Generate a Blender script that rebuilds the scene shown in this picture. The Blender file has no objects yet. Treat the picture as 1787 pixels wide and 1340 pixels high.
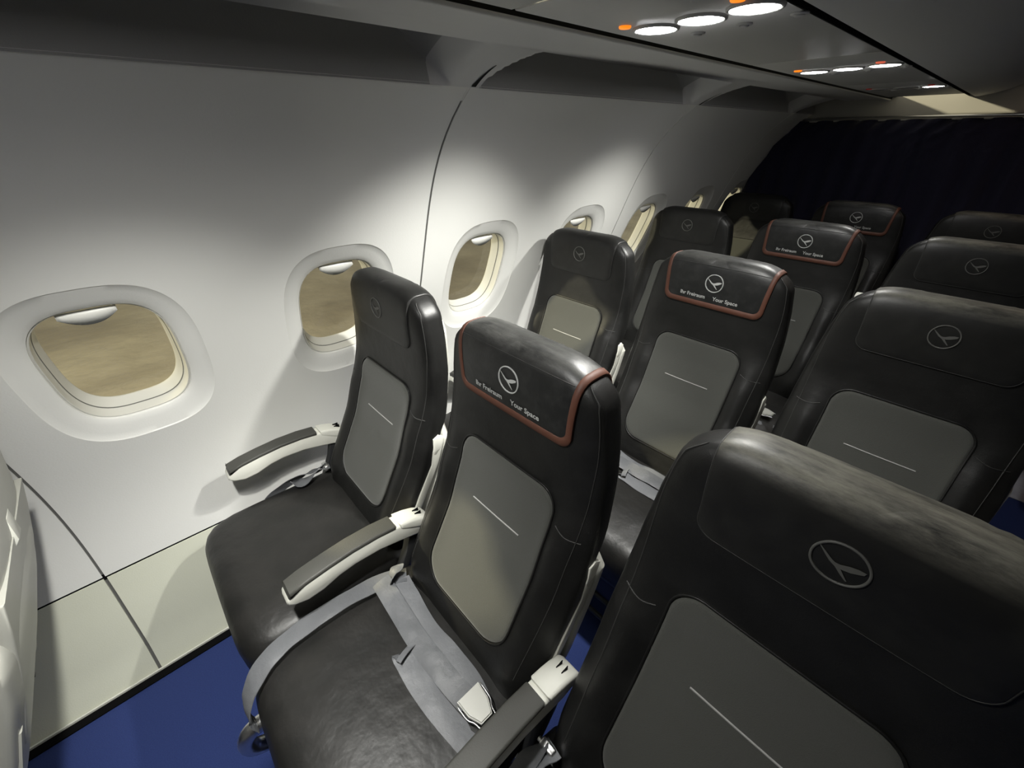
import bpy, bmesh, math, random
import numpy as np
from mathutils import Vector, Matrix
from mathutils.bvhtree import BVHTree

PI = math.pi
SC = bpy.context.scene
COL = SC.collection
random.seed(4)

# ------------------------------------------------------------------ camera
cam_d = bpy.data.cameras.new('camera')
cam = bpy.data.objects.new('camera', cam_d)
COL.objects.link(cam)
R3 = Matrix(((0.6777235523411953, -0.3758094974018309, 0.6320269046999616),
             (0.7353040402453109, 0.3514307075670073, -0.5795036032483963),
             (-0.004330704440763132, 0.8574751771576457, 0.5145071093362179)))
cam.matrix_world = Matrix.Translation((1.20779, -0.90941, 1.40999)) @ R3.to_4x4()
cam_d.sensor_fit = 'HORIZONTAL'
cam_d.sensor_width = 36.0
cam_d.lens = 724.55 * 36.0 / 1787.0
cam_d.clip_start = 0.01
cam_d.clip_end = 200
SC.camera = cam

# ------------------------------------------------------------------ world, sun, lamps, exposure
SC.view_settings.view_transform = 'Standard'
SC.view_settings.look = 'None'
SC.view_settings.exposure = 0.0
SC.view_settings.gamma = 1.0
SC.view_settings.use_curve_mapping = False
world = bpy.data.worlds.new('world')
SC.world = world
world.use_nodes = True
world.node_tree.nodes['Background'].inputs[0].default_value = (1.0, 0.93, 0.75, 1)
world.node_tree.nodes['Background'].inputs[1].default_value = 0.55
SC.cycles.max_bounces = 12
SC.cycles.diffuse_bounces = 6
SC.cycles.transparent_max_bounces = 12
SC.cycles.sample_clamp_indirect = 4.0

def light(name, kind, loc, direction, energy, color, **kw):
    d = bpy.data.lights.new(name, kind)
    d.energy = energy
    d.color = color
    for k, v in kw.items():
        setattr(d, k, v)
    o = bpy.data.objects.new(name, d)
    COL.objects.link(o)
    o.location = loc
    o.rotation_euler = Vector(direction).to_track_quat('-Z', 'Y').to_euler()
    return o

light('apron_floodlight', 'POINT', (-4.75, -3.60, 3.70), (0, 0, -1), 3300.0, (1.0, .90, .62), shadow_soft_size=.18)

PITCH = 0.8135
LAMP_X = (0.728, 0.808, 0.888)
LAMP_Z = 1.553
# window-side lamps are turned towards the window seats, the others look almost straight down
LAMP_BEAM = ((78.0, (-.60, 0), 90, 1.0), (19.5, (-.12, 0), 152, 1.0), (17.0, (.22, 0), 132, 1.0))
def reading_beam(x, y, i, f):
    e, tilt, size, blend = LAMP_BEAM[i]
    if i == 0 and y < -.5: tilt = (-.46, .05)
    light('reading_lamp_beam', 'SPOT', (x, y, LAMP_Z - .012), (tilt[0], tilt[1], -1), e * f,
          (1.0, 0.99, 0.93), spot_size=math.radians(size), spot_blend=blend, shadow_soft_size=0.022)
for k in range(3):
    for i, x in enumerate(LAMP_X):
        reading_beam(x, -0.965 + PITCH * k - .01 * i, i, ((.74, 1.10, .80), (.8, 1.0, .5), (.75, .85, .38))[i][k])
reading_beam(LAMP_X[2], -0.965 + PITCH * 3 - .02, 2, .4)
light('added_aisle_fill', 'AREA', (1.62, 1.55, 1.99), (0, 0, -1), 1.0, (1.0, .70, .50), size=.5)  # unseen warm fill light, added to tint the header panel and aisle

# ------------------------------------------------------------------ materials
def mat(name, color, rough=.5, metal=0.0, bump=None, noise=None, spec=.5, coat=0.0, sheen=0.0, emit=None, wear_sheen=None):
    """bump = list of (kind, scale, strength, distance); noise = (scale, colour2, low, high)"""
    m = bpy.data.materials.new(name)
    m.use_nodes = True
    nt = m.node_tree
    b = nt.nodes['Principled BSDF']
    b.inputs['Base Color'].default_value = (*color, 1)
    b.inputs['Roughness'].default_value = rough
    b.inputs['Metallic'].default_value = metal
    b.inputs['Specular IOR Level'].default_value = spec
    b.inputs['Coat Weight'].default_value = coat
    b.inputs['Sheen Weight'].default_value = sheen
    if emit:
        b.inputs['Emission Color'].default_value = (*emit[0], 1)
        b.inputs['Emission Strength'].default_value = emit[1]
    tc = nt.nodes.new('ShaderNodeTexCoord')
    if noise:
        n = nt.nodes.new('ShaderNodeTexNoise')
        n.inputs['Scale'].default_value = noise[0]
        n.inputs['Detail'].default_value = 6
        nt.links.new(tc.outputs['Object'], n.inputs['Vector'])
        r = nt.nodes.new('ShaderNodeValToRGB')
        r.color_ramp.elements[0].position = noise[2]
        r.color_ramp.elements[1].position = noise[3]
        r.color_ramp.elements[0].color = (*color, 1)
        r.color_ramp.elements[1].color = (*noise[1], 1)
        nt.links.new(n.outputs['Fac'], r.inputs['Fac'])
        nt.links.new(r.outputs['Color'], b.inputs['Base Color'])
        if wear_sheen:                                   # rubbed, scuffed leather over the headrest top, its tone also lifted for lamp sheen
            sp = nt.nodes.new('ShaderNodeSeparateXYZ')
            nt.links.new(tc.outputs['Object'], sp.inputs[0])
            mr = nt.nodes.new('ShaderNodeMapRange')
            mr.inputs['From Min'].default_value = wear_sheen[1]; mr.inputs['From Max'].default_value = wear_sheen[2]
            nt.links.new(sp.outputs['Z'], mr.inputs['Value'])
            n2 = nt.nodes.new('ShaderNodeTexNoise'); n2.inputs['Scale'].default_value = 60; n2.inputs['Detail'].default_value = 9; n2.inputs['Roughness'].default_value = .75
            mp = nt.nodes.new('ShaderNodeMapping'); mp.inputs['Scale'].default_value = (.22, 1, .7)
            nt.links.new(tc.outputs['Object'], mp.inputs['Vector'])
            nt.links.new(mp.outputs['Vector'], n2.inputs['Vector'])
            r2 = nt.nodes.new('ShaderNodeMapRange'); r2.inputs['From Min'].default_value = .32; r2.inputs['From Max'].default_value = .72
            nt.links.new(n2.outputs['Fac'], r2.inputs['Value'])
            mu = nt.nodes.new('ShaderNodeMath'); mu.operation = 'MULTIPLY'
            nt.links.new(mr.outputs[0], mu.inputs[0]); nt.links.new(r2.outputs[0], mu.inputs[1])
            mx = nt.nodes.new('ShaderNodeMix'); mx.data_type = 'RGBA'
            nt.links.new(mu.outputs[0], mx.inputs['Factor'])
            nt.links.new(r.outputs['Color'], mx.inputs[6]); mx.inputs[7].default_value = (*wear_sheen[0], 1)
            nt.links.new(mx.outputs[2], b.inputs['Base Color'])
    prev = None
    for kind, scale, strength, dist in (bump or []):
        if kind == 'noise':
            t = nt.nodes.new('ShaderNodeTexNoise')
            t.inputs['Scale'].default_value = scale
            t.inputs['Detail'].default_value = 5
            out = t.outputs['Fac']
        elif kind == 'crack':
            t = nt.nodes.new('ShaderNodeTexVoronoi')
            t.feature = 'DISTANCE_TO_EDGE'
            t.inputs['Scale'].default_value = scale
            out = t.outputs['Distance']
        else:
            t = nt.nodes.new('ShaderNodeTexWave')
            t.inputs['Scale'].default_value = scale
            t.inputs['Distortion'].default_value = 1.0
            t.bands_direction = 'X' if kind == 'wavex' else 'Z'
            out = t.outputs['Fac']
        nt.links.new(tc.outputs['Object'], t.inputs['Vector'])
        bp = nt.nodes.new('ShaderNodeBump')
        bp.inputs['Strength'].default_value = strength
        bp.inputs['Distance'].default_value = dist
        nt.links.new(out, bp.inputs['Height'])
        if prev:
            nt.links.new(prev, bp.inputs['Normal'])
        prev = bp.outputs['Normal']
    if prev:
        nt.links.new(prev, b.inputs['Normal'])
    return m

M = {}
M['wall'] = mat('cabin_wall_plastic', (.69, .69, .665), .42, bump=[('noise', 220, .12, .002)])
M['dado'] = mat('grey_green_dado', (.60, .61, .51), .5, bump=[('noise', 300, .15, .002)])
M['black'] = mat('dark_gap_rubber', (.003, .003, .0035), .9, spec=.1)
M['gasket'] = mat('grey_gasket', (.10, .10, .09), .7)
M['joint'] = mat('grey_joint_rubber', (.10, .10, .095), .7)
M['ceiling'] = mat('ceiling_plastic', (.58, .58, .57), .5, bump=[('noise', 200, .12, .002)])
M['groove'] = mat('dark_panel_groove', (.014, .014, .014), .9, spec=.1)
M['niche'] = mat('dark_grey_recess', (.36, .36, .35), .8, bump=[('noise', 400, .3, .002)])
M['panel'] = mat('service_panel_plastic', (.52, .52, .50), .4, bump=[('noise', 160, .1, .002)])
M['carpet'] = mat('blue_carpet', (.015, .031, .135), .95, bump=[('noise', 900, .5, .004)], noise=(400, (.024, .046, .18), .3, .7))
M['aislefloor'] = mat('pale_floor_covering', (.46, .49, .58), .6, noise=(60, (.52, .55, .64), .4, .6))
M['leather'] = mat('black_leather', (.0055, .0055, .0053), .42, spec=.36, bump=[('crack', 420, .18, .001), ('noise', 9, .3, .012)], noise=(14, (.010, .010, .0096), .35, .7))
M['pan'] = mat('wrinkled_black_leather', (.010, .010, .0095), .43, spec=.42, bump=[('crack', 380, .08, .001), ('noise', 6, .42, .022), ('noise', 15, .10, .006)], noise=(12, (.018, .017, .016), .35, .7))
M['flap'] = mat('dark_head_flap_leather', (.0085, .0085, .008), .46, spec=.38, bump=[('noise', 260, .15, .001)], noise=(30, (.014, .014, .013), .4, .75), wear_sheen=((.15, .145, .12), 1.076, 1.096))
M['flapplain'] = mat('plain_head_flap_leather', (.0085, .0085, .008), .44, spec=.38, bump=[('noise', 260, .15, .001)], noise=(30, (.014, .014, .013), .4, .75))
M['cover'] = mat('charcoal_cover_leather', (.0105, .011, .011), .40, spec=.42, bump=[('crack', 300, .12, .001), ('noise', 30, .25, .003)], noise=(45, (.026, .026, .026), .45, .85), wear_sheen=((.085, .085, .08), 1.076, 1.092))
M['brown'] = mat('copper_brown_piping', (.085, .030, .017), .6, bump=[('noise', 150, .2, .001)])
M['fabric'] = mat('grey_woven_fabric', (.044, .0455, .040), .9, bump=[('noise', 800, .4, .002)], sheen=.2)
M['stitch'] = mat('grey_thread', (.30, .30, .29), .7)
M['stitchdim'] = mat('dark_grey_thread', (.075, .075, .070), .6)
M['thread'] = mat('seam_thread', (.020, .020, .019), .6)
M['print'] = mat('silver_print', (.42, .43, .42), .5)
M['shell'] = mat('cream_seat_shell', (.36, .36, .325), .38, bump=[('noise', 200, .1, .001)])
M['cream'] = mat('cream_plastic', (.66, .66, .60), .35)
M['armpad'] = mat('dark_armrest_pad', (.042, .042, .037), .6, bump=[('noise', 500, .3, .001)])
M['webbing'] = mat('grey_belt_webbing', (.10, .104, .112), .5, bump=[('noise', 700, .3, .001), ('noise', 45, .5, .004)])
M['lightwebbing'] = mat('light_belt_webbing', (.14, .145, .155), .5, bump=[('noise', 700, .3, .001), ('noise', 45, .5, .004)])
M['greywebbing'] = mat('pale_belt_webbing', (.42, .42, .38), .6, bump=[('noise', 60, .4, .003)])
M['chrome'] = mat('polished_steel', (.75, .75, .75), .30, metal=1)
M['steel'] = mat('brushed_buckle', (.62, .62, .58), .35, metal=.55)
M['frame'] = mat('dark_seat_frame', (.03, .031, .033), .45, metal=.3)
M['curtain'] = mat('navy_curtain_cloth', (.010, .010, .030), .95, sheen=.1, bump=[('noise', 300, .3, .002)])
M['header'] = mat('header_panel', (.36, .35, .32), .6)
M['lens'] = mat('lit_lamp_lens', (.9, .9, .9), .3, emit=((1, .99, 1), 60.0))
M['lensoff'] = mat('unlit_lamp_lens', (.35, .36, .36), .2)
M['orange'] = mat('lit_orange_sign', (.8, .3, .02), .4, emit=((1.0, .23, .01), 1.1))
M['salmon'] = mat('lit_salmon_sign', (.8, .2, .1), .4, emit=((1.0, .18, .10), .55))
M['red'] = mat('dim_red_sign', (.2, .02, .02), .4, emit=((1.0, .05, .03), .06))
M['shade'] = mat('window_shade_white', (.72, .72, .68), .4)
M['reveal'] = mat('window_frame_white', (.52, .515, .475), .35)
M['ground'] = mat('dusty_ground', (.20, .178, .14), .95, noise=(.30, (.36, .33, .26), .32, .68), bump=[('noise', .8, .5, .5), ('noise', 4, .3, .08)])

def glass_mat():
    m = bpy.data.materials.new('window_pane')
    m.use_nodes = True
    nt = m.node_tree
    nt.nodes.clear()
    out = nt.nodes.new('ShaderNodeOutputMaterial')
    mix = nt.nodes.new('ShaderNodeMixShader')
    tr = nt.nodes.new('ShaderNodeBsdfTransparent')
    gl = nt.nodes.new('ShaderNodeBsdfGlossy')
    fr = nt.nodes.new('ShaderNodeFresnel')
    tr.inputs[0].default_value = (.93, .94, .90, 1)
    gl.inputs['Roughness'].default_value = .03
    fr.inputs[0].default_value = 1.35
    nt.links.new(fr.outputs[0], mix.inputs[0])
    nt.links.new(tr.outputs[0], mix.inputs[1])
    nt.links.new(gl.outputs[0], mix.inputs[2])
    nt.links.new(mix.outputs[0], out.inputs[0])
    return m
M['glass'] = glass_mat()

# ------------------------------------------------------------------ helpers
def obj(name, bm, m, parent=None, smooth=True):
    me = bpy.data.meshes.new(name)
    bm.normal_update()
    bm.to_mesh(me)
    bm.free()
    for p in me.polygons:
        p.use_smooth = smooth
    me.materials.append(M[m] if isinstance(m, str) else m)
    o = bpy.data.objects.new(name, me)
    COL.objects.link(o)
    if parent:
        o.parent = parent
    return o

def sharp(o, deg=35):
    """auto-smooth equivalent: mark sharp edges by angle"""
    me = o.data
    bm = bmesh.new(); bm.from_mesh(me)
    for e in bm.edges:
        if len(e.link_faces) == 2 and e.calc_face_angle(0) > math.radians(deg):
            e.smooth = False
    bm.to_mesh(me); bm.free()
    return o

def thing(name, label, cat, loc=(0, 0, 0), group=None):
    o = bpy.data.objects.new(name, None)
    o.empty_display_size = .05
    COL.objects.link(o)
    o.location = loc
    o['label'] = label; o['category'] = cat
    if group: o['group'] = group
    return o

def tag(o, label, cat, group=None):
    o['label'] = label; o['category'] = cat
    if group: o['group'] = group
    return o

def struct(o):
    o['kind'] = 'structure'
    return o

def grid_faces(bm, rows, closed_u=False, flip=False):
    for a, b in zip(rows[:-1], rows[1:]):
        n = len(a)
        for i in range(n if closed_u else n - 1):
            j = (i + 1) % n
            vs = [a[i], a[j], b[j], b[i]]
            vs2 = []
            for v in vs:
                if v not in vs2: vs2.append(v)
            if len(vs2) < 3: continue
            if flip: vs2.reverse()
            try: bm.faces.new(vs2)
            except ValueError: pass

def loft(rings, cap=True, flip=False, bm=None):
    bm = bm or bmesh.new()
    rows = [[bm.verts.new(p) for p in r] for r in rings]
    grid_faces(bm, rows, True, flip)
    if cap:
        try:
            bm.faces.new(rows[0] if flip else list(reversed(rows[0])))
            bm.faces.new(list(reversed(rows[-1])) if flip else rows[-1])
        except ValueError: pass
    return bm

def add_box(bm, x0, x1, y0, y1, z0, z1, bev=0.0, seg=2):
    ret = bmesh.ops.create_cube(bm, size=1)
    vs = ret['verts']
    for v in vs:
        v.co = Vector(((x0 + x1) / 2 + v.co.x * (x1 - x0), (y0 + y1) / 2 + v.co.y * (y1 - y0), (z0 + z1) / 2 + v.co.z * (z1 - z0)))
    if bev:
        es = set()
        for v in vs: es.update(v.link_edges)
        bmesh.ops.bevel(bm, geom=list(es), offset=bev, segments=seg, affect='EDGES', profile=.5)
    return bm

def tube(bm, pts, r, n=10, cap=True):
    pts = [Vector(p) for p in pts]
    rings = []
    up = None
    for i, p in enumerate(pts):
        t = (pts[min(i + 1, len(pts) - 1)] - pts[max(i - 1, 0)]).normalized()
        if up is None:
            up = Vector((0, 0, 1)) if abs(t.z) < .9 else Vector((1, 0, 0))
        s = t.cross(up).normalized(); up = s.cross(t).normalized()
        rr = r[i] if isinstance(r, (list, tuple)) else r
        rings.append([p + s * math.cos(a) * rr + up * math.sin(a) * rr for a in [2 * PI * k / n for k in range(n)]])
    return loft(rings, cap, bm=bm)

def smooth_path(pts, sub=6):
    pts = [Vector(p) for p in pts]
    out = []
    for i in range(len(pts) - 1):
        p0 = pts[max(i - 1, 0)]; p1 = pts[i]; p2 = pts[i + 1]; p3 = pts[min(i + 2, len(pts) - 1)]
        for k in range(sub):
            t = k / sub
            out.append(.5 * ((2 * p1) + (p2 - p0) * t + (2 * p0 - 5 * p1 + 4 * p2 - p3) * t * t + (3 * p1 - p0 - 3 * p2 + p3) * t ** 3))
    out.append(pts[-1])
    return out

def ribbon(bm, pts, side, w=.045, th=.0016, sub=6):
    """flat strap along pts; side = list of across-vectors per control point"""
    P = smooth_path(pts, sub)
    S = smooth_path(side, sub)
    rings = []
    rnd = random.Random(len(P) * 7 + int(w * 1000))
    ph = [rnd.uniform(0, 6.28) for _ in range(3)]
    for i, p in enumerate(P):
        t = (P[min(i + 1, len(P) - 1)] - P[max(i - 1, 0)]).normalized()
        s = S[i] - t * S[i].dot(t); s.normalize()
        n = s.cross(t).normalized()
        if n.z < 0: n = -n
        up, dn = [], []
        for a in (-.5, -.3, 0, .3, .5):
            h = .0022 * (1 - (2 * a) ** 2) + .0012 * math.sin(i * .55 + ph[0] + a * 3) + .0008 * math.sin(i * 1.1 + ph[1] - a * 4)
            up.append(p + s * a * w + n * (h + th / 2)); dn.append(p + s * a * w + n * (h - th / 2))
        rings.append(dn + up[::-1])
    loft(rings, True, bm=bm)
    bmesh.ops.recalc_face_normals(bm, faces=bm.faces)
    return bm

def prism(bm, outline, x0, x1, bev=.004, seg=3):
    """outline in (y, z), extruded along x with bevelled rims"""
    a = [bm.verts.new((x0, y, z)) for y, z in outline]
    b = [bm.verts.new((x1, y, z)) for y, z in outline]
    n = len(outline)
    fs = [bm.faces.new(a), bm.faces.new(list(reversed(b)))]
    for i in range(n):
        fs.append(bm.faces.new([a[i], b[i], b[(i + 1) % n], a[(i + 1) % n]]))
    bmesh.ops.recalc_face_normals(bm, faces=fs)
    if bev:
        es = [e for e in fs[0].edges] + [e for e in fs[1].edges]
        bmesh.ops.bevel(bm, geom=es, offset=bev, segments=seg, affect='EDGES', profile=.5)
    return bm

def sgnpow(v, p): return math.copysign(abs(v) ** p, v)
def interp(x, xs, ys): return float(np.interp(x, xs, ys))

# ------------------------------------------------------------------ sidewall
WPOLY = [1.34555254, -5.16373424, 7.06099747, -3.70807402, 0.55552405, -0.09579245]
def wall_x(z): return float(np.polyval(WPOLY, z))
def wall_n(z):
    d = (wall_x(z + .005) - wall_x(z - .005)) / .01
    return Vector((-1, 0, d)).normalized()          # points outboard
SEAM0 = -1.2716
PAN = 1.066
def seam(i): return SEAM0 + PAN * i
Z_LO, Z_A, Z_B, Z_HI = .336, .66, 1.215, 1.505
NY, NZ = 30, 34
WIN_Z = (.73 + 1.159) / 2

def se_point(c, s, a, b, n):
    r = (abs(c / a) ** n + abs(s / b) ** n) ** (-1 / n)
    return c * r, s * r

def wall_point(y, z, d=0.0):
    n = wall_n(z)
    return Vector((wall_x(z), y, z)) + n * d

def build_wall():
    bm = bmesh.new()
    edges = []
    for p in range(-1, 4):
        ya, yb = seam(p) + .003, seam(p + 1) - .003
        cells = [ya + (yb - ya) * i / 2 for i in range(3)]
        ys_all = []
        for ci in range(len(cells) - 1):
            y0, y1 = cells[ci], cells[ci + 1]
            ys = [y0 + (y1 - y0) * i / NY for i in range(NY + 1)]
            ys_all += ys if not ys_all else ys[1:]
            yc = seam(p) + (.2665, .7995)[ci]
            zs = [Z_A + (Z_B - Z_A) * i / NZ for i in range(NZ + 1)]
            per = [(y, zs[0]) for y in ys[:-1]] + [(ys[-1], z) for z in zs[:-1]] + [(y, zs[-1]) for y in reversed(ys[1:])] + [(ys[0], z) for z in reversed(zs[1:])]
            rings = []
            spec = [(.168, .2145, 0, 2.9), (.1655, .212, .0025, 2.9), (.152, .196, .007, 2.9), (.136, .175, .013, 3.0), (.125, .161, .018, 3.1), (.1225, .1585, .0205, 3.1), (.1215, .1575, .030, 3.1)]
            outer = []
            for (y, z) in per:
                dy, dz = y - yc, z - WIN_Z
                L = math.hypot(dy, dz); c, s = dy / L, dz / L
                a = se_point(c, s, .168, .2145, 2.9)
                outer.append((y, z, yc + a[0], WIN_Z + a[1], c, s))
            for t in (0, .4, .8, .97):
                rings.append([wall_point(o[0] + (o[2] - o[0]) * t, o[1] + (o[3] - o[1]) * t) for o in outer])
            for a_, b_, d_, n_ in spec:
                r = []
                for o in outer:
                    q = se_point(o[4], o[5], a_, b_, n_)
                    # lower and left sides of the dish are shallower than its top
                    r.append(wall_point(yc + q[0], WIN_Z - .002 + q[1], d_))
                rings.append(r)
            rows = [[bm.verts.new(q) for q in r] for r in rings]
            grid_faces(bm, rows, True)
        for za, zb, n in ((Z_LO, Z_A, 16), (Z_B, Z_HI, 16)):
            rows = [[bm.verts.new(wall_point(y, za + (zb - za) * i / n)) for y in ys_all] for i in range(n + 1)]
            grid_faces(bm, rows)
        edges.append((ya, yb, ys_all))
    bmesh.ops.remove_doubles(bm, verts=bm.verts, dist=.0006)
    bmesh.ops.recalc_face_normals(bm, faces=bm.faces)
    for ya, yb, ys_all in edges:
        # turned-out edges at the panel joints (stop short of the top)
        for y in (ya, yb):
            zz = [Z_LO + (Z_HI - Z_LO) * i / 40 for i in range(41)]
            rows = [[bm.verts.new(wall_point(y, z)), bm.verts.new(wall_point(y, z, .012))] for z in zz]
            grid_faces(bm, rows)
        rows = [[bm.verts.new(wall_point(y, Z_LO)) for y in ys_all], [bm.verts.new(wall_point(y, Z_LO, .012)) for y in ys_all]]
        grid_faces(bm, rows)
    o = obj('wall_left', bm, 'wall')
    sharp(o, 28)
    struct(o)
build_wall()

def dado_x(z): return interp(z, [0, .08, .17, .27, .33], [0, -.042, -.072, -.104, -.120])
# dark rubber strips behind the joints
bm = bmesh.new()
for p in range(0, 4):
    y = seam(p)
    zz = [.0 + 1.478 * i / 60 for i in range(61)]
    def px(z):
        return wall_point(y, z, .003) if z > .33 else Vector((dado_x(z) - .006, y, z))
    def dado_x_(z): return interp(z, [0, .08, .17, .27, .33], [0, -.042, -.072, -.104, -.120])
    rows = [[bm.verts.new(px(z) + Vector((0, -.009, 0))), bm.verts.new(px(z) + Vector((0, .009, 0)))] for z in zz]
    grid_faces(bm, rows)
rows = [[bm.verts.new((wall_x(.334) - .003, -2.4, .322)), bm.verts.new((wall_x(.334) - .003, 2.99, .322))],
        [bm.verts.new((wall_x(.334) - .003, -2.4, .344)), bm.verts.new((wall_x(.334) - .003, 2.99, .344))]]
bm3 = bmesh.new()
for p in range(0, 4):
    zz = [1.478, 1.49, 1.504]
    grid_faces(bm3, [[bm3.verts.new(wall_point(seam(p) + e, z, .0003)) for e in (-.006, .006)] for z in zz])
struct(obj('trim_8', bm3, 'wall'))
bm2 = bmesh.new(); grid_faces(bm2, [[bm2.verts.new(v.co) for v in r] for r in rows])
for r in rows:
    for v in r: bm.verts.remove(v)
struct(obj('trim_6', bm2, 'black'))
struct(obj('trim_1', bm, 'joint'))

# dado panels
bm = bmesh.new()
DZ = [0.004, .08, .17, .25, .327]
for p in range(-1, 4):
    ya, yb = seam(p) + .004, seam(p + 1) - .004
    zz = [.006 + (.3285 - .006) * i / 12 for i in range(13)]
    rows = []
    for d in (0, .010):
        pass
    front = [[bm.verts.new((dado_x(z), y, z)) for y in (ya, (ya + yb) / 2, yb)] for z in zz]
    back = [[bm.verts.new((dado_x(z) - .008, y, z)) for y in (ya, (ya + yb) / 2, yb)] for z in zz]
    grid_faces(bm, front); grid_faces(bm, back)
    for j in (0, -1):
        grid_faces(bm, [[r[j] for r in front], [r[j] for r in back]])
    grid_faces(bm, [front[0], back[0]]); grid_faces(bm, [front[-1], back[-1]])
bmesh.ops.recalc_face_normals(bm, faces=bm.faces)
struct(sharp(obj('baseboard_left', bm, 'dado')))
bm = bmesh.new()
add_box(bm, -.006, .028, -2.4, 2.3, .001, .005)
struct(obj('trim_2', bm, 'black', smooth=False))
bm = bmesh.new()
add_box(bm, -.002, .003, -2.4, 2.2, .002, .012)
struct(obj('trim_3', bm, 'cream', smooth=False))

# windows
def build_window(n, yc, handle=True):
    fr = bmesh.new()
    N = 96
    def ring(a, b, d, zc=WIN_Z - .002, e=3.1, dy=0):
        r = []
        for k in range(N):
            t = 2 * PI * k / N
            q = se_point(math.cos(t), math.sin(t), a, b, e)
            r.append(wall_point(yc + dy + q[0], zc + q[1], d))
        return r
    rings = [ring(.1222, .1582, .0260), ring(.1195, .1555, .0245), ring(.1182, .1542, .0255), ring(.1165, .1525, .036), ring(.1145, .1505, .048), ring(.1130, .1490, .0515), ring(.1125, .1485, .0540), ring(.1095, .1455, .066), ring(.1065, .1425, .080), ring(.106, .142, .084)]
    rows = [[fr.verts.new(q) for q in r] for r in rings]
    grid_faces(fr, rows, True)
    bmesh.ops.recalc_face_normals(fr, faces=fr.faces)
    root = struct(obj('window_%d' % n, fr, 'reveal'))
    sharp(root, 30)
    # outer tube to the fuselage skin
    tb = bmesh.new()
    rows = [[tb.verts.new(q) for q in r] for r in (ring(.1062, .1422, .0835), ring(.125, .16, .095), ring(.17, .21, .097))]
    grid_faces(tb, rows, True)
    obj('window_frame', tb, 'reveal', root)
    gl = bmesh.new()
    r0 = ring(.1064, .1424, .0825)
    c = gl.verts.new(wall_point(yc, WIN_Z, .0825))
    vs = [gl.verts.new(q) for q in r0]
    for i in range(N):
        gl.faces.new([c, vs[i], vs[(i + 1) % N]])
    obj('pane', gl, 'glass', root, smooth=False)
    for rr_, m_ in (((.1238, .1598, .0215, .1224, .1584, .0245), 'gasket'), ((.1139, .1499, .0500, .1130, .1490, .0520), 'gasket')):
        gb = bmesh.new()
        rows = [[gb.verts.new(q) for q in r] for r in (ring(rr_[0], rr_[1], rr_[2] - .0012), ring(rr_[3], rr_[4], rr_[5] - .0012), ring(rr_[3], rr_[4], rr_[5] + .002))]
        grid_faces(gb, rows, True)
        obj('window_gasket', gb, m_, root)
    # the drawn-up shade shows its white lower lip at the top of the opening
    sh = bmesh.new()
    K = 16
    up, lo = [], []
    for i in range(K + 1):
        u = -1 + 2 * i / K
        y = yc - .003 + .048 * u
        zt = WIN_Z - .002 + .146
        zb = zt - .010 - .022 * (1 - u * u)
        up.append((y, zt)); lo.append((y, zb))
    a = [[sh.verts.new(wall_point(y, z, .034)) for y, z in up], [sh.verts.new(wall_point(y, z, .028)) for y, z in lo], [sh.verts.new(wall_point(y, z, .050)) for y, z in [(q[0], q[1] + .004) for q in lo]]]
    grid_faces(sh, a)
    bmesh.ops.recalc_face_normals(sh, faces=sh.faces)
    s = obj('shade_handle', sh, 'shade', root)
    m = s.modifiers.new('thick', 'SOLIDIFY'); m.thickness = .002
    return root
wn = 1
for p in range(-1, 4):
    for c in (.2665, .7995):
        build_window(wn, seam(p) + c); wn += 1

# ------------------------------------------------------------------ shell of the cabin
bm = bmesh.new(); add_box(bm, -.01, 2.9, -2.4, 2.99, -.03, 0.0)
struct(obj('floor', bm, 'carpet', smooth=False))

# ceiling: niche between sidewall top and the bin underside, bin underside, bin door curve, aisle ceiling
prof = [(.45, 1.557), (.52, 1.560), (.60, 1.556), (.622, 1.5525), (.630, 1.5510), (.635, 1.5512), (.638, 1.5530), (.639, 1.5555)]
prof2 = [(.945, 1.556), (.946, 1.553), (.96, 1.553), (1.00, 1.560), (1.05, 1.575), (1.10, 1.60), (1.16, 1.645), (1.22, 1.71), (1.27, 1.80), (1.30, 1.92), (1.31, 2.02), (2.9, 2.06)]
bm = bmesh.new()
YS = [-2.4, 2.99]
def ysn(n): return [YS[0] + (YS[1] - YS[0]) * i / n for i in range(n + 1)]
for pr_ in (prof, prof2):
    rows = [[bm.verts.new((x, y, z)) for y in ysn(8)] for x, z in pr_]
    grid_faces(bm, rows)
# dark joints either side of the service panels
# niche strip
def smooth01(t):
    t = max(0, min(1, t)); return t * t * (3 - 2 * t)
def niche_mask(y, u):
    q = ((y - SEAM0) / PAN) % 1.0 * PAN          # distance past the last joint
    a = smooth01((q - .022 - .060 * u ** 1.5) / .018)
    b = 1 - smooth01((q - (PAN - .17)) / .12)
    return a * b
NU = 26
ys = [YS[0] + (YS[1] - YS[0]) * i / 700 for i in range(701)]
rows = []
wt = wall_point(0, Z_HI)
for i in range(NU + 1):
    u = i / NU
    r = []
    for y in ys:
        k = niche_mask(y, u)
        x = wt.x + (.45 - wt.x) * u
        z = wt.z + (1.557 - wt.z) * u + .004 * math.sin(PI * u) * (1 - k)
        # steep-sided recess
        f = smooth01(u / .05) * smooth01((1 - u) / .06) * k
        x += -.035 * f; z += .085 * f
        z += -.004 * (1 - u) ** 4 - .0 * k
        r.append(bm.verts.new((x, y, z)))
    rows.append(r)
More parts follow.
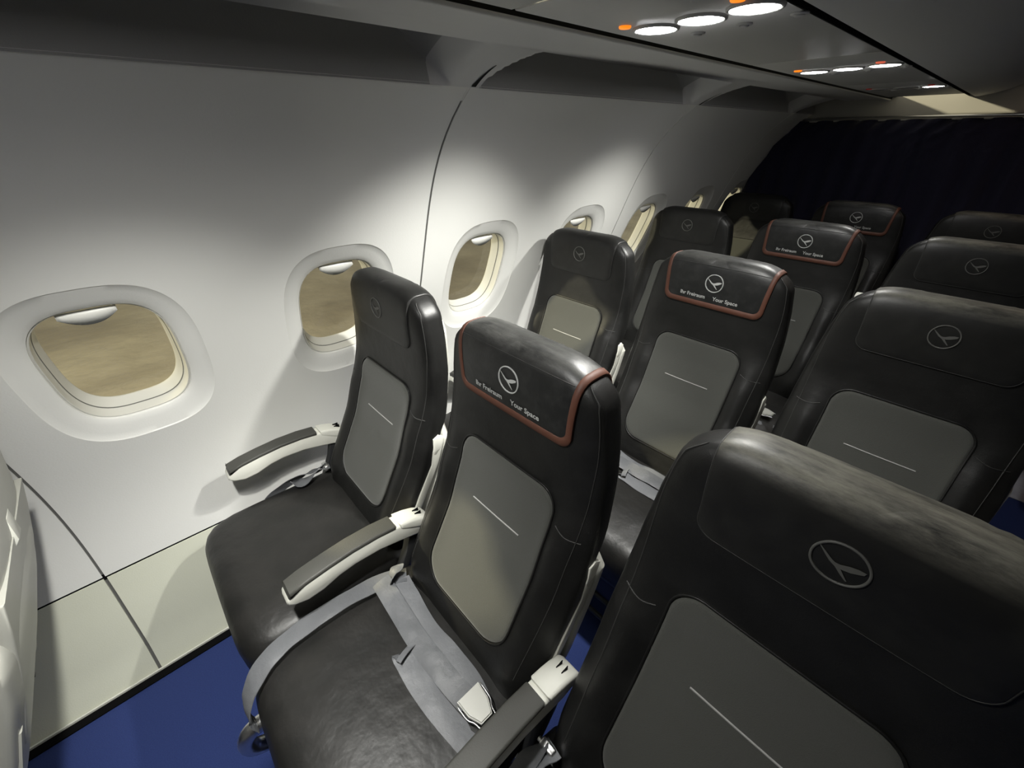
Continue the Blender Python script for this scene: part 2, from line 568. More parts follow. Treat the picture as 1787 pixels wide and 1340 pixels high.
# faces inside the recesses take a darker grey, up to near their soft rear ends
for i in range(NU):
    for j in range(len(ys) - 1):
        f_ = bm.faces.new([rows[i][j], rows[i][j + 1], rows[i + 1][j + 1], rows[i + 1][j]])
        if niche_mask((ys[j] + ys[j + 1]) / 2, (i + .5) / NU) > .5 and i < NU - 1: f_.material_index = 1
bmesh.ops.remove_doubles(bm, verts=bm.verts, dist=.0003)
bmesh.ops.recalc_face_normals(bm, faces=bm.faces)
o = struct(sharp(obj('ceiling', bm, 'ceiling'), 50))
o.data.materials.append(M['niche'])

# black joint backing
bm = bmesh.new()
for x0, x1 in ((.638, .658), (.922, .946)):
    add_box(bm, x0, x1, YS[0], YS[1], 1.5655, 1.574)
add_box(bm, .6385, .6395, YS[0], YS[1], 1.5555, 1.570)
add_box(bm, .9235, .9260, YS[0], YS[1], 1.5562, 1.570)
add_box(bm, .9450, .9460, YS[0], YS[1], 1.5562, 1.570)
for p in range(0, 4):
    rows = []
    for k in range(9):
        u = .03 + .50 * k / 8
        x = wt.x + (.45 - wt.x) * u; z = wt.z + (1.557 - wt.z) * u + .004 * math.sin(PI * u) - .004 * (1 - u) ** 4 - .0012
        hw = .006 * (1 - k / 9) ** 1.2 + .0006
        rows.append([bm.verts.new((x, seam(p) + .004 - hw + .03 * u * u, z)), bm.verts.new((x, seam(p) + .004 + hw + .03 * u * u, z))])
    grid_faces(bm, rows)
struct(obj('trim_5', bm, 'groove', smooth=False))

# service panels, one per seat row, each with three reading lamps
def disc(bm, x, y, z, r, h, n=32, ry=None):
    ry = ry or r
    ring = lambda s, zz: [(x + r * s * math.cos(2 * PI * k / n), y + ry * s * math.sin(2 * PI * k / n), zz) for k in range(n)]
    loft([ring(1, z), ring(1.0, z - h * .6), ring(.9, z - h), ring(.02, z - h * 1.05)], True, bm=bm)

def service_panel(k, states, label):
    y0 = -0.965 + PITCH * k
    t = thing('service_panel', label, 'ceiling panel', (.79, y0, 1.556), 'overhead service panels')
    bm = bmesh.new()
    add_box(bm, .657 - .79, .9232 - .79, -.245, .5635, .000, .006, bev=.002)
    sharp(obj('panel', bm, 'panel', t))
    for i, x in enumerate(LAMP_X):
        yy = -.01 * i
        lit = states[i]
        b = bmesh.new()
        n = 36
        R = lambda r, z: [(x - .79 + r * math.cos(2 * PI * q / n), yy + r * math.sin(2 * PI * q / n), z) for q in range(n)]
        loft([R(.037, .0002), R(.0365, -.003), R(.033, -.004), R(.031, -.002)], False, bm=b)
        rim = obj('reading_lamp', b, 'panel', t)
        b = bmesh.new(); disc(b, x - .79, yy, 0.0, .0315, .0035)
        obj('lens', b, 'lens' if lit else 'lensoff', rim)
        b = bmesh.new(); disc(b, x - .79 + .028, yy + .085, .0002, .012, .0025); disc(b, x - .79 + .028, yy + .085, -.002, .007, .002)
        obj('air_nozzle', b, 'ceiling', t)
    for dx, dy, m in ((-.088, -.048, 'orange' if states[1] else 'red'), (.098, -.075, ('red', 'orange', 'salmon', 'red')[k])):
        b = bmesh.new(); disc(b, dx, dy, .0002, .0095, .003)
        obj('sign_light', b, m, t)
service_panel(0, (1, 1, 1), 'overhead service panel above the photographer, in front of the nearest visible lit lamps')
service_panel(1, (1, 1, 1), 'nearest ceiling service panel in view, with three large bright reading lamps and orange lights')
service_panel(2, (1, 1, 1), 'second ceiling service panel from the front, its three bright reading lamps seen smaller')
service_panel(3, (0, 0, 1), 'farthest ceiling service panel, with only one reading lamp lit near the curtain')

# header above the curtain, end walls
bm = bmesh.new(); add_box(bm, .18, 2.9, 2.236, 2.262, 1.462, 2.10, bev=.004)
struct(obj('wall_back', bm, 'header'))
bm = bmesh.new(); add_box(bm, 2.9, 2.93, -2.43, 3.0, -.03, 2.1)
struct(obj('wall_right', bm, 'header', smooth=False))
bm = bmesh.new(); add_box(bm, -.3, 2.93, -2.43, -2.40, -.03, 2.1)
struct(obj('wall_front', bm, 'header', smooth=False))
# outboard closure beyond the wall end, so that no daylight gets round the sidewall
bm = bmesh.new()
add_box(bm, -.5, 2.9, 2.99, 3.02, -.03, 2.1)
add_box(bm, -.32, .2, -2.40, -2.35, -.03, 1.75)
struct(obj('trim_7', bm, 'curtain', smooth=False))

# curtain
bm = bmesh.new()
nx, nz = 420, 24
rows = []
for j in range(nz + 1):
    z = .012 + (1.468 - .012) * j / nz
    r = []
    for i in range(nx + 1):
        xw = (wall_x(z) if z > .33 else dado_x(z)) + .002
        x = xw + (2.8 - xw) * i / nx
        amp = .018 + .006 * math.sin(i * .13)
        y = 2.225 + amp * math.sin(x * 62 + .8 * math.sin(x * 9) + .25 * z) + .004 * math.sin(z * 9 + x * 20)
        r.append(bm.verts.new((x, y, z)))
    rows.append(r)
grid_faces(bm, rows)
o = obj('curtain', bm, 'curtain')
m = o.modifiers.new('thick', 'SOLIDIFY'); m.thickness = .002
tag(o, 'dark navy pleated curtain closing off the cabin behind the last seat row', 'curtain')
bm = bmesh.new()
tube(bm, [(.2, 2.212, 1.478), (2.8, 2.212, 1.478)], .006, 10)
tag(obj('curtain_rail', bm, 'chrome'), 'thin shiny rail along the top edge of the navy curtain', 'rail')
bm = bmesh.new(); add_box(bm, 1.47, 2.6, 1.64, 2.19, .0005, .006, bev=.002)  # thin pale slab laid over the aisle carpet towards the curtain
tag(obj('floor_patch', bm, 'aislefloor'), 'pale blue-grey floor patch in the aisle beyond the seats, at the right edge', 'mat')

# ground outside
bm = bmesh.new(); n = 60
rows = [[bm.verts.new((-60 + 64 * i / n, -40 + 90 * j / n, -3.2 + .10 * math.sin(i * 1.7) * math.cos(j * 1.1))) for j in range(n + 1)] for i in range(n + 1)]
grid_faces(bm, rows)
g = obj('sandy_ground', bm, 'ground'); g['kind'] = 'structure'

# ------------------------------------------------------------------ seats
BZ = [.30, .36, .41, .50, .58, .67, .78, .87, .95, 1.03, 1.10]
BF = [-.695, -.68, -.665, -.635, -.59, -.54, -.50, -.482, -.475, -.477, -.470]
RZ = [.28, .38, .50, .62, .73, .82, .91, 1.0, 1.10]
RY = [-.63, -.575, -.52, -.47, -.435, -.41, -.393, -.385, -.383]
HW_Z = [.30, .50, .70, .80, .90, .98, 1.04, 1.06]
HW = [.205, .223, .226, .223, .216, .206, .194, .19]

def seat_front(z): return interp(z, BZ, BF)
def seat_rear(z): return interp(z, RZ, RY)

def back_rings(N=96):
    rings = []
    zl = [.33 + (1.04 - .33) * i / 44 for i in range(45)]
    for z in zl:
        f, r, w = seat_front(z), seat_rear(z) - .004 - .012 * smooth01((.78 - z) / .04), interp(z, HW_Z, HW)
        rings.append((z, f, r, w))
    f, r, w = seat_front(1.04), seat_rear(1.04) - .004, interp(1.04, HW_Z, HW)
    for i in range(1, 13):
        a = PI / 2 * i / 12
        z = 1.04 + .060 * math.sin(a)
        sh = 1 - math.cos(a)
        mid = (f + r) / 2; hd = (r - f) / 2
        k = max(.02, math.cos(a) ** .55)
        rings.append((z, mid - hd * k - .002 * sh, mid + hd * k, w - .100 * sh ** .8))
    out = []
    n = 4.2
    for z, f, r, w in rings:
        mid, hd = (f + r) / 2, (r - f) / 2
        b = .020 * smooth01((.86 - z) / .12) * smooth01((z - .40) / .1)
        ring = []
        for k in range(N):
            t = 2 * PI * k / N
            c, s = math.cos(t), math.sin(t)
            x = w * sgnpow(c, 2 / n); y = mid + hd * sgnpow(s, 2 / n)
            if s < 0:
                y -= b * math.exp(-((abs(x) - .172) / .036) ** 2) * abs(s) ** .3
                # slight hollow for the shoulder/neck
            ring.append(Vector((x, y, z)))
        out.append(ring)
    return out

BACK = back_rings()
_bm = loft(BACK, True)
_bm.normal_update()
BVH = BVHTree.FromBMesh(_bm)
_bm.free()

def p_front(x, z, h):
    loc, nor, i, d = BVH.ray_cast(Vector((x, -1.6, z)), Vector((0, 1, 0)))
    if loc is None: return Vector((x, seat_front(z), z))
    if nor.y > 0: nor = -nor
    return loc + nor * h
HC = Vector((0, -.432, 1.055))
def p_head(x, t, h):
    if t < 1.055: return p_front(x, t, h)
    a = (t - 1.055) / .052
    if a <= PI:
        d = Vector((0, -math.cos(a), math.sin(a)))
        o = Vector((x, HC.y, HC.z)) + d * .6
        loc, nor, i, dd = BVH.ray_cast(o, -d)
    else:
        z = 1.055 - (t - 1.055 - .052 * PI)
        loc, nor, i, dd = BVH.ray_cast(Vector((x, .3, z)), Vector((0, -1, 0)))
        d = Vector((0, 1, 0))
    if loc is None: return Vector((x, HC.y, HC.z)) + d * .05
    if nor.dot(d) < 0: nor = -nor
    return loc + (nor * .6 + d * .4).normalized() * h

def rrect(x0, x1, y0, y1, r, n=8, per=10):
    """rounded rectangle, ccw, with evenly subdivided sides; r may be a 4-list (bl, br, tr, tl)"""
    rs = r if isinstance(r, (list, tuple)) else [r] * 4
    cs = [(x0 + rs[0], y0 + rs[0], PI, rs[0]), (x1 - rs[1], y0 + rs[1], 1.5 * PI, rs[1]), (x1 - rs[2], y1 - rs[2], 0, rs[2]), (x0 + rs[3], y1 - rs[3], .5 * PI, rs[3])]
    arcs = [[(cx + rr * math.cos(a0 + PI / 2 * k / n), cy + rr * math.sin(a0 + PI / 2 * k / n)) for k in range(n + 1)] for cx, cy, a0, rr in cs]
    out = []
    for i in range(4):
        out += arcs[i]
        a, b = arcs[i][-1], arcs[(i + 1) % 4][0]
        for k in range(1, per):
            out.append((a[0] + (b[0] - a[0]) * k / per, a[1] + (b[1] - a[1]) * k / per))
    return out

def patch(outline, proj, off, edge=.018, bm=None):
    bm = bm or bmesh.new()
    cx = sum(p[0] for p in outline) / len(outline); cy = sum(p[1] for p in outline) / len(outline)
    ext = max(math.hypot(p[0] - cx, p[1] - cy) for p in outline)
    e = edge / ext
    ss = [0.0, .12, .25, .38, .5, .62, .73, .83, .90, 1 - e * .8, 1 - e * .5, 1 - e * .25, 1.0]
    ss = sorted(set(round(s, 4) for s in ss))
    rows = []
    for s in ss:
        h = off * math.sqrt(max(0, 1 - max(0, (s - (1 - e * .8)) / (e * .8)) ** 2)) - (.002 if s == 1.0 else 0)
        if s == 0:
            v = bm.verts.new(proj(cx, cy, off)); rows.append([v] * len(outline))
        else:
            rows.append([bm.verts.new(proj(cx + (p[0] - cx) * s, cy + (p[1] - cy) * s, h)) for p in outline])
    grid_faces(bm, rows, True)
    return bm

def band(outer, inner, proj, off, bm=None):
    bm = bm or bmesh.new()
    lerp = lambda a, b, t: (a[0] + (b[0] - a[0]) * t, a[1] + (b[1] - a[1]) * t)
    rows = []
    for t, h in ((0, -.002), (0.0, off * .75), (.05, off), (.5, off * 1.02), (.95, off), (1, off * .8), (1, -.002)):
        rows.append([bm.verts.new(proj(*lerp(a, b, t), h)) for a, b in zip(outer, inner)])
    grid_faces(bm, rows, True)
    return bm

def strip(pts, w, proj, off, bm=None):
    """narrow raised line through 2-D pts"""
    bm = bm or bmesh.new()
    P = [Vector((p[0], p[1], 0)) for p in pts]
    P = smooth_path(P, 6)
    rows = []
    for i, p in enumerate(P):
        t = (P[min(i + 1, len(P) - 1)] - P[max(i - 1, 0)]).normalized()
        s = Vector((-t.y, t.x, 0))
        rows.append([bm.verts.new(proj(*(p + s * a * w).xy, h)) for a, h in ((-.5, -.0005), (-.4, off), (.4, off), (.5, -.0005))])
    grid_faces(bm, rows)
    return bm

def crane(bm, cx, cz, R, proj, off):
    circ = lambda r: [(cx + r * math.cos(2 * PI * k / 64), cz + r * math.sin(2 * PI * k / 64)) for k in range(64)]
    band(circ(R), circ(R * .90), proj, off, bm)
    S = lambda pts: [(cx + p[0] * R, cz + p[1] * R) for p in pts]
    up = S([(-.80, .47), (-.55, .24), (-.30, .02), (-.05, -.10), (.18, -.34), (.42, -.58)])
    wd = [.03, .09, .13, .16, .12, .05]
    rows = []
    for i, p in enumerate(up):
        a, b = up[max(i - 1, 0)], up[min(i + 1, 5)]
        t = Vector((b[0] - a[0], b[1] - a[1])).normalized(); s = Vector((-t.y, t.x))
        w = wd[i] * R
        rows.append([bm.verts.new(proj(p[0] - s.x * w / 2, p[1] - s.y * w / 2, off)), bm.verts.new(proj(p[0] + s.x * w / 2, p[1] + s.y * w / 2, off))])
    grid_faces(bm, rows)
    top = S([(-.22, .00), (.05, .04), (.28, .16), (.55, .24), (.80, .24)])
    bot = S([(-.05, -.14), (.15, -.16), (.40, -.10), (.62, .02), (.76, .10)])
    grid_faces(bm, [[bm.verts.new(proj(*p, off)) for p in top], [bm.verts.new(proj(*p, off)) for p in bot]])
    bmesh.ops.recalc_face_normals(bm, faces=bm.faces)

def text_patch(txt, x, z, size, proj, off, width=None):
    cu = bpy.data.curves.new('lettering', 'FONT')
    cu.body = txt; cu.size = size; cu.resolution_u = 3
    cu.offset = .0003
    o = bpy.data.objects.new('lettering', cu)
    COL.objects.link(o)
    dg = bpy.context.evaluated_depsgraph_get()
    me = bpy.data.meshes.new_from_object(o.evaluated_get(dg))
    bpy.data.objects.remove(o)
    bm = bmesh.new(); bm.from_mesh(me)
    bmesh.ops.triangulate(bm, faces=bm.faces)
    xs = [v.co.x for v in bm.verts]
    k = (width / (max(xs) - min(xs))) if width else 1
    for v in bm.verts:
        v.co = proj(x + (v.co.x - min(xs)) * k, z + v.co.y, off)
    return bm

def join(a, b):
    """append bmesh b into a"""
    me = bpy.data.meshes.new('tmp'); b.to_mesh(me); b.free()
    a.from_mesh(me); bpy.data.meshes.remove(me)
    return a

# ---- shared meshes
def pan_rings(hw=.246, N=56):
    rings = []
    st = [(-1.040, .330, .345, .80), (-1.040, .318, .372, .90), (-1.036, .312, .396, .955), (-1.026, .310, .416, .985), (-1.010, .312, .430, 1.0), (-.985, .318, .438, 1.0),
          (-.94, .325, .442, 1.0), (-.88, .33, .443, 1.0), (-.80, .33, .441, 1.0), (-.72, .33, .438, .995), (-.66, .33, .434, .985), (-.61, .335, .425, .96), (-.585, .345, .410, .93)]
    n = 5.0
    for y, zb, zt, k in st:
        mid, hd = (zb + zt) / 2, (zt - zb) / 2
        ring = []
        for q in range(N):
            t = 2 * PI * q / N
            c, s = math.cos(t), math.sin(t)
            x = hw * k * sgnpow(c, 2 / n)
            z = mid + hd * sgnpow(s, 2 / n)
            if s > 0:
                z += .004 * math.sin(x * 31 + y * 23) * s * .5 + .006 * (1 - (x / hw) ** 2) * s
            # plan view: rounded front corners
            yy = y + .028 * (abs(x) / hw) ** 7 if y < -.98 else y
            ring.append(Vector((x, yy, z)))
        rings.append(ring)
    return rings
PAN_R = pan_rings()
_bm = loft(PAN_R, True, flip=True)
_bm.normal_update()
PBVH = BVHTree.FromBMesh(_bm); _bm.free()
def pan_top(x, y):
    loc, nor, i, d = PBVH.ray_cast(Vector((x, y, 1)), Vector((0, 0, -1)))
    return loc.z if loc else .43

def shell_rings(N=72):
    rings = []
    for i in range(41):
        z = .30 + (1.03 - .30) * i / 40
        r = seat_rear(z)
        w = interp(z, HW_Z, HW) - .035
        w += .038 * smooth01((.735 - z) / .03)
        th = .020 + .006 * smooth01((.735 - z) / .05)
        if z > .99: w -= .03 * ((z - .99) / .04) ** 2
        ring = []
        for q in range(N):
            t = 2 * PI * q / N
            c, s = math.cos(t), math.sin(t)
            x = w * sgnpow(c, 2 / 6)
            y = r - th + th * (1 + sgnpow(s, 2 / 6)) * (1 if abs(c) > 2 else 1) - th * .0
            # rear surface rolls forward towards its sides
            if s > 0: y -= .010 * (abs(x) / w) ** 4
            ring.append(Vector((x, y, z)))
        rings.append(ring)
    return rings

def armrest_meshes(x, name_parts, w=.046):
    top = [(-.912, .556), (-.903, .569), (-.87, .577), (-.82, .583), (-.76, .587), (-.70, .585), (-.65, .578), (-.61, .568), (-.575, .556)]
    bot = [(-.560, .540), (-.565, .515), (-.60, .512), (-.65, .526), (-.70, .538), (-.76, .542), (-.80, .538), (-.84, .526), (-.875, .524), (-.903, .534), (-.914, .545)]
    bm = bmesh.new()
    prism(bm, list(reversed(top)) + list(reversed(bot)), x - w / 2, x + w / 2, .006, 3)
    body = sharp(obj('armrest', bm, 'cream'), 40)
    # dark top pad
    o, i = [], []
    for y, z in top:
        if y > -.64: break
        o.append((y + (.004 if y < -.905 else 0), z + .006)); i.append((y + (.004 if y < -.905 else 0), z - .006))
    bm = bmesh.new(); prism(bm, o[::-1] + i, x - w / 2 - .001, x + w / 2 + .001, .005, 3)
    pad = sharp(obj('armrest_pad', bm, 'armpad', body), 40)
    bm = bmesh.new()
    capo = [(-.640, .583), (-.61, .576), (-.585, .566), (-.562, .552), (-.552, .535), (-.556, .52), (-.575, .525), (-.61, .545), (-.640, .565)]
    prism(bm, capo[::-1], x - w / 2 - .0025, x + w / 2 + .0025, .007, 3)
    cap = sharp(obj('armrest_cap', bm, 'cream', body), 40)
    bm = bmesh.new()
    for dx in (-.006, .007):
        add_box(bm, x + dx - .0006, x + dx + .0006, -.590, -.5725, .558, .5705)
    for v in bm.verts: pass
    obj('cap_slot', bm, 'black', body, smooth=False)
    # hinge strut down to the seat frame
    bm = bmesh.new()
    prism(bm, [(-.612, .525), (-.570, .530), (-.600, .46), (-.650, .37), (-.675, .30), (-.705, .30), (-.672, .38), (-.632, .46)][::-1], x - .012, x + .012, .003, 2)
    sharp(obj('hinge_strut', bm, 'frame', body), 40)
    if x > 0:
        bm = bmesh.new()
        xc = x - .030
        prism(bm, [(y_ + .018, z_) for y_, z_ in ((-.508, .738), (-.492, .745), (-.476, .732), (-.484, .705), (-.505, .685), (-.516, .690), (-.510, .712))], xc - .005, xc + .005, .003, 2)
        sharp(obj('hinge_cap', bm, 'cream', body), 40)
        bm = bmesh.new()
        prism(bm, [(y_ + .018, z_) for y_, z_ in ((-.484, .706), (-.500, .66), (-.545, .58), (-.590, .50), (-.612, .50), (-.570, .58), (-.522, .66), (-.514, .700))], xc - .005, xc + .005, .003, 2)
        sharp(obj('hinge_bar', bm, 'shell', body), 40)
    return body

def seam_set(s):
    bm = bmesh.new()
    if 1:
        strip([(s * .150, .797), (s * .175, .789), (s * .205, .788)], .0022, p_front, .0012, bm)
        strip([(s * .187, .50), (s * .193, .62), (s * .196, .75), (s * .198, .88), (s * .196, .98), (s * .183, 1.055), (s * .160, 1.10)], .0018, p_head, .0010, bm)
        strip([(s * .140, .425), (s * .185, .428)], .002, p_front, .001, bm)
    return bm

def make_belt_centre(m='webbing'):
    """belt of a middle seat: long strap over the pan front, the buckle strap lying across"""
    bm = bmesh.new()
    X = lambda wx: wx - .728
    def q(x, y, h=.005): return (x, y, pan_top(max(-.235, min(.235, x)), y) + h)
    ptsA = [(X(.540), -.665, .452), (X(.520), -.71, .456), (X(.506), -.79, .458), (X(.500), -.87, .456), (X(.503), -.94, .454), (X(.520), -.995, .452), (X(.545), -1.036, .432), (X(.562), -1.052, .400), (X(.572), -1.048, .365)]
    sideA = [(1, .15, .05)] * 4 + [(1, .1, 0)] * 3 + [(1, 0, .1)] * 2
    ribbon(bm, ptsA, sideA)
    strap = sharp(obj('lap_strap', bm, m), 50)
    bm = bmesh.new()
    pts = [(X(.522), -.724, .466), (X(.565), -.726, .466)] + [q(X(.63), -.728, .017), q(X(.70), -.731, .015), q(X(.77), -.729, .016), q(X(.83), -.724, .015), q(X(.87), -.719, .015)]
    ribbon(bm, pts, [(.1, 1, .15)] + [(.0, 1, .18)] * 6)
    s2 = [sharp(obj('belt_strap', bm, m), 50)]
    bm = bmesh.new()
    pts = [(X(.545), -.684, .454), (X(.60), -.690, .454)] + [q(X(.68), -.698, .006), q(X(.76), -.694, .006), q(X(.84), -.692, .006), q(X(.88), -.70, .005)]
    ribbon(bm, pts, [(.1, 1, 0)] + [(.0, 1, -.10)] * 5)
    s2.append(sharp(obj('belt_strap', bm, 'lightwebbing'), 50)); bm = bmesh.new()
    pts = [q(X(.715), -.762, .016), q(X(.700), -.768, .009), q(X(.715), -.770, .004), q(X(.78), -.772, .004), q(X(.86), -.766, .004), q(X(.96), -.748, .004)]
    ribbon(bm, pts, [(0, 1, 0)] * 6)
    s2.append(sharp(obj('belt_strap', bm, 'lightwebbing'), 50)); bm = bmesh.new()
    pts = [(X(.515), -.672, .470), (X(.535), -.695, .472), (X(.552), -.712, .468)]
    ribbon(bm, pts, [(1, -.8, .2)] * 3, w=.036)
    s2.append(sharp(obj('belt_strap', bm, m), 50))
    # buckle
    bm = bmesh.new()
    cz = pan_top(X(.885), -.71) + .017
    pl = [(-.030, -.026), (-.030, .026), (.004, .024), (.030, .013), (.030, -.013), (.004, -.024)]
    for z0, z1, s in ((.000, .010, 1.0),):
        a = [bm.verts.new((X(.888) + p[0] * s, -.712 + p[1] * s, cz + z0)) for p in pl]
        b = [bm.verts.new((X(.888) + p[0] * s, -.712 + p[1] * s, cz + z1)) for p in pl]
        fs = [bm.faces.new(a), bm.faces.new(b[::-1])]
        for i in range(6): fs.append(bm.faces.new([a[i], b[i], b[(i + 1) % 6], a[(i + 1) % 6]]))
        bmesh.ops.recalc_face_normals(bm, faces=fs)
        bmesh.ops.bevel(bm, geom=list(fs[1].edges) + list(fs[0].edges), offset=.0025, segments=3, affect='EDGES')
    rot = Matrix.Rotation(-.10, 4, 'Z')
    bk = obj('buckle', bm, 'steel')
    sharp(bk, 40)
    for s in (-1, 1):
        bm = bmesh.new()
        tube(bm, smooth_path([(X(.888) - .028, -.712 + s * .029, cz + .004), (X(.888) + .004, -.712 + s * .028, cz + .003), (X(.888) + .018, -.712 + s * .021, cz + .003), (X(.888) + .034, -.712 + s * .018, cz + .003)], 4), .0016, 8)
        be = obj('buckle_rim', bm, 'chrome', bk)
    return [strap, bk] + s2

def make_belt_side(sgn=-1):
    """belt of a window or aisle seat: short folded straps beside the hinge"""
    bm = bmesh.new()
    def q(x, y, h=.006): return (x * -sgn * 1.0, y, pan_top(max(-.235, min(.235, x)), y) + h)
    pts = [(sgn * .215, -.655, .462), (sgn * .222, -.70, .458), (sgn * .230, -.75, .452), (sgn * .236, -.80, .436), (sgn * .239, -.84, .41)]
    ribbon(bm, pts, [(.5, .5, 1), (1, .2, .5), (.6, .2, 1), (.3, 0, 1), (.1, 0, 1)], w=.040)
    pts = [(sgn * .20, -.650, .466), (sgn * .205, -.69, .462), (sgn * .195, -.74, .456), (sgn * .21, -.77, .462)]
    ribbon(bm, pts, [(1, .3, .3), (.7, .3, .8), (1, .2, 0), (.8, .5, .3)], w=.040)
    a = sharp(obj('belt_strap', bm, 'webbing'), 50)
    bm = bmesh.new()
    add_box(bm, sgn * .208 - .016, sgn * .208 + .016, -.668, -.652, .455, .475, bev=.004)
    tube(bm, [(sgn * .19, -.66, .463), (sgn * .23, -.66, .463)], .005, 8)
    b = obj('belt_anchor', bm, 'chrome')
    return [a, b]

def build_seat(kind, label, group):
    root = thing('passenger_seat', label, 'seat', (0, -.80, 0), group)
    parts = []
    def P(o): parts.append(o); return o
    P(obj('seat_cushion', loft(PAN_R, True, flip=True), 'pan'))
    P(sharp(obj('backrest', loft(BACK, True), 'leather'), 60))
    # seams belong to the backrest
    back = parts[-1]
    for sd in (-1, 1): obj('seam', seam_set(sd), 'thread', back)
    pad = P(obj('back_pad', patch(rrect(-.134, .138, .500, .852, [.06, .06, .042, .042]), p_front, .005), 'fabric'))
    o = rrect(-.137, .141, .497, .855, [.062, .062, .044, .044]); i = rrect(-.1335, .1375, .5005, .8515, [.059, .059, .041, .041])
    obj('piping', band(o, i, p_front, .0035), 'leather', pad)
    b = strip([(-.066, .722), (.0, .7215), (.078, .722)], .0030, p_front, .0066)
    obj('slot', b, 'stitch', pad)
    P(sharp(obj('back_shell', loft(shell_rings(), True), 'shell'), 45))
    if kind == 'M':
        out = rrect(-.146, .150, .958, 1.262, [.024, .024, .004, .004], per=24)
        # flare the sides a little towards the top
        fl = lambda pts: [(x + math.copysign(.008 * smooth01((t - .96) / .16), x), t) for x, t in pts]
        inn = rrect(-.134, .138, .974, 1.249, [.016, .016, .003, .003], per=24)
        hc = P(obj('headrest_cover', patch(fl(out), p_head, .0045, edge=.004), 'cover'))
        hc['label'] = 'black leather headrest cover with copper brown border and white lettering'
        obj('border', band(fl(out), fl(inn), p_head, .0060), 'brown', hc)
        obj('seam', strip([(-.138, 1.083), (0, 1.084), (.142, 1.084)], .0022, p_head, .0058), 'thread', hc)
        b = bmesh.new(); crane(b, .003, 1.034, .0265, p_head, .0062)
        obj('emblem', b, 'print', hc)
        b = text_patch('Ihr Freiraum', -.092, .985, .0155, p_head, .0062, .077)
        obj('lettering', b, 'print', hc)
        obj('lettering', text_patch('Your Space', .008, .985, .0155, p_head, .0062, .073), 'print', hc)
    else:
        out = rrect(-.140, .144, .957, 1.23, [.026, .026, .01, .01], per=24)
        fl = lambda pts: [(x + math.copysign(.006 * smooth01((t - .98) / .14), x), t) for x, t in pts]
        inn = rrect(-.1385, .1425, .9585, 1.2285, [.0245, .0245, .009, .009], per=24)
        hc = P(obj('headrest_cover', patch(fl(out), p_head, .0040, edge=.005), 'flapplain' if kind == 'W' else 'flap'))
        obj('piping', band(fl(out), fl(inn), p_head, .0035), 'thread', hc)
        b = bmesh.new(); crane(b, .002, 1.031, .0265, p_head, .0056)
        obj('emblem', b, 'stitchdim', hc)
    if kind == 'W':
        P(armrest_meshes(-.2527 - .008, None))
    P(armrest_meshes(.2527 + .001, None))
    for p in (make_belt_centre() if kind == 'M' else make_belt_side(-1)): P(p)
    # supporting frame
    bm = bmesh.new()
    for y, z in ((-.97, .285), (-.70, .270)):
        tube(bm, [(-.252, y, z), (.252, y, z)], .019, 14)
    for x in (-.20, .20):
        add_box(bm, x - .008, x + .008, -.98, -.60, .262, .325, bev=.003)
    for z in (.10, .19):
        tube(bm, [(-.252, -1.015, z), (.252, -1.015, z)], .008, 10)
    P(sharp(obj('seat_frame', bm, 'frame'), 40))
    for x in ((-.185, .185) if kind != 'W' else (.185,)):
        bm = bmesh.new()
        tube(bm, [(x, -.965, .280), (x, -.985, .18), (x, -1.015, .10), (x, -1.015, .022)], .013, 10)
        add_box(bm, x - .022, x + .022, -1.05, -.60, .0005, .022, bev=.005)
        tube(bm, [(x, -.70, .265), (x, -.66, .15), (x, -.63, .02)], .013, 10)
        tube(bm, [(x, -.965, .262), (x, -.66, .03)], .009, 10)
        P(sharp(obj('leg', bm, 'frame'), 40))
    bm = bmesh.new()
    if kind == 'M':
        tube(bm, smooth_path([(-.168, -1.025, .345), (-.172, -1.062, .335), (-.176, -1.080, .305), (-.180, -1.078, .265), (-.182, -1.05, .235)], 5), [.017] * 20 + [.017], 14)
    P(obj('frame_bracket', bm, 'chrome'))
    for p in parts:
        p.parent = root
        p.location = p.location - Vector((0, -.80, 0))
    return root

def children_of(o): return [c for c in bpy.data.objects if c.parent == o]
def copy_tree(o, parent=None):
    c = o.copy(); COL.objects.link(c)
    c.parent = parent
    for ch in children_of(o): copy_tree(ch, c)
    return c

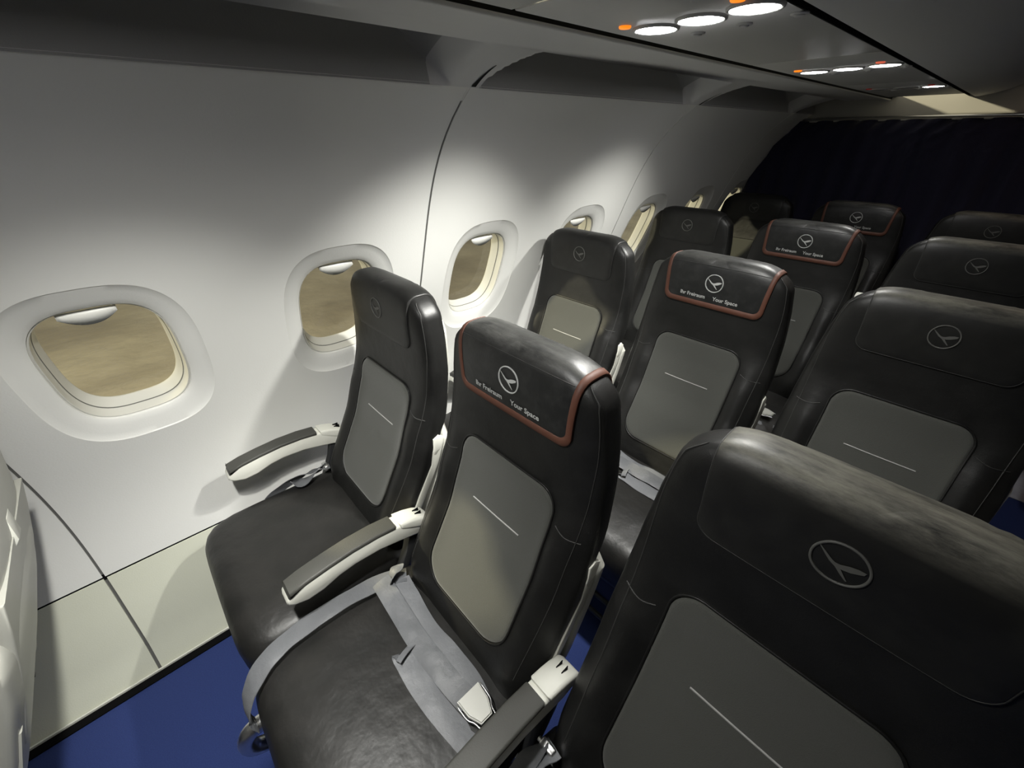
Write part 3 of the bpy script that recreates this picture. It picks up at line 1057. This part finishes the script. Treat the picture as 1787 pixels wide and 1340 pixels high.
G = 'black leather seats facing the camera'
X0, DX = .22267, .50552
protos = {}
W_L = ['window seat in the nearest row, beside the second window, with plain embroidered head flap',
       'window seat in the second row, half its grey back pad lit by a window',
       'window seat in the third row, beyond the partly hidden fourth window',
       'window seat in the last row, dark and right in front of the curtain']
M_L = ['middle seat in the nearest row, grey belt and buckle lying on its cushion',
       'middle seat in the second row, with copper bordered headrest cover and lit grey back pad',
       'middle seat in the third row, with copper bordered headrest cover',
       'middle seat in the last row, its copper bordered headrest cover against the dark curtain']
A_L = ['largest, nearest aisle seat at the lower right, with worn shiny headrest top',
       'aisle seat in the second row, at the right behind the largest seat',
       'aisle seat in the third row, mostly in shadow near the right edge',
       'aisle seat in the last row, barely visible in front of the curtain at right']
for r in range(4):
    for kind, L, k in (('W', W_L, 0), ('M', M_L, 1), ('A', A_L, 2)):
        if r == 0:
            s = protos[kind] = build_seat(kind, L[0], G)
        else:
            s = copy_tree(protos[kind])
        s['label'] = L[r]
        s.location = (X0 + DX * k, -.80 + PITCH * r, 0)
        if kind == 'M' and r == 2:
            for c in children_of(s):
                nm = c.name.split('.')[0]
                if nm == 'armrest':                 # folded up between the backrests
                    pv = Vector((0, .235, .540))
                    c.matrix_local = Matrix.Translation(pv) @ Matrix.Rotation(math.radians(-104), 4, 'X') @ Matrix.Translation(-pv) @ Matrix.Translation((0, .80, 0))
                elif nm in ('buckle', 'belt_strap'):
                    c.location.y -= .17
# the seat ahead: only its light grey back is seen at the left edge
s = copy_tree(protos['W'])
s['label'] = 'seat seen from behind at the left edge, pale grey back shell with folded tray table'
s.location = (X0, -.80 - PITCH - .022, 0)
bm = bmesh.new()
def rear(z, o): return seat_rear(z) + .80 + o
ol = [(rear(z, .0), z) for z in (.50, .58, .66, .74, .80)]
oo = [(rear(z, .022), z) for z in (.80, .74, .66, .58, .50)]
prism(bm, ol + oo, -.19, .19, .006, 3)
tt = sharp(obj('tray_table', bm, 'shell', s), 40)
bm = bmesh.new(); prism(bm, [(rear(.84, -.002), .84), (rear(.84, .020), .838), (rear(.79, .028), .79), (rear(.78, .020), .775), (rear(.80, .0), .80)], -.018, .018, .003, 2)
sharp(obj('latch', bm, 'cream', tt), 40)
for sx in (-1, 1):
    bm = bmesh.new()
    prism(bm, [(rear(.56, .004), .56), (rear(.56, .018), .56), (rear(.34, .030), .34), (rear(.30, .030), .30), (rear(.30, .004), .30)], sx * .205 - .008, sx * .205 + .008, .003, 2)
    sharp(obj('tray_arm', bm, 'shell', s), 40)
bm = bmesh.new()
ol = [(rear(z, .0), z) for z in (.30, .36, .42, .47)]
oo = [(rear(z, .018), z) for z in (.47, .42, .36, .30)]
prism(bm, ol + oo, -.185, .185, .006, 3)
sharp(obj('literature_pocket', bm, 'frame', s), 40)
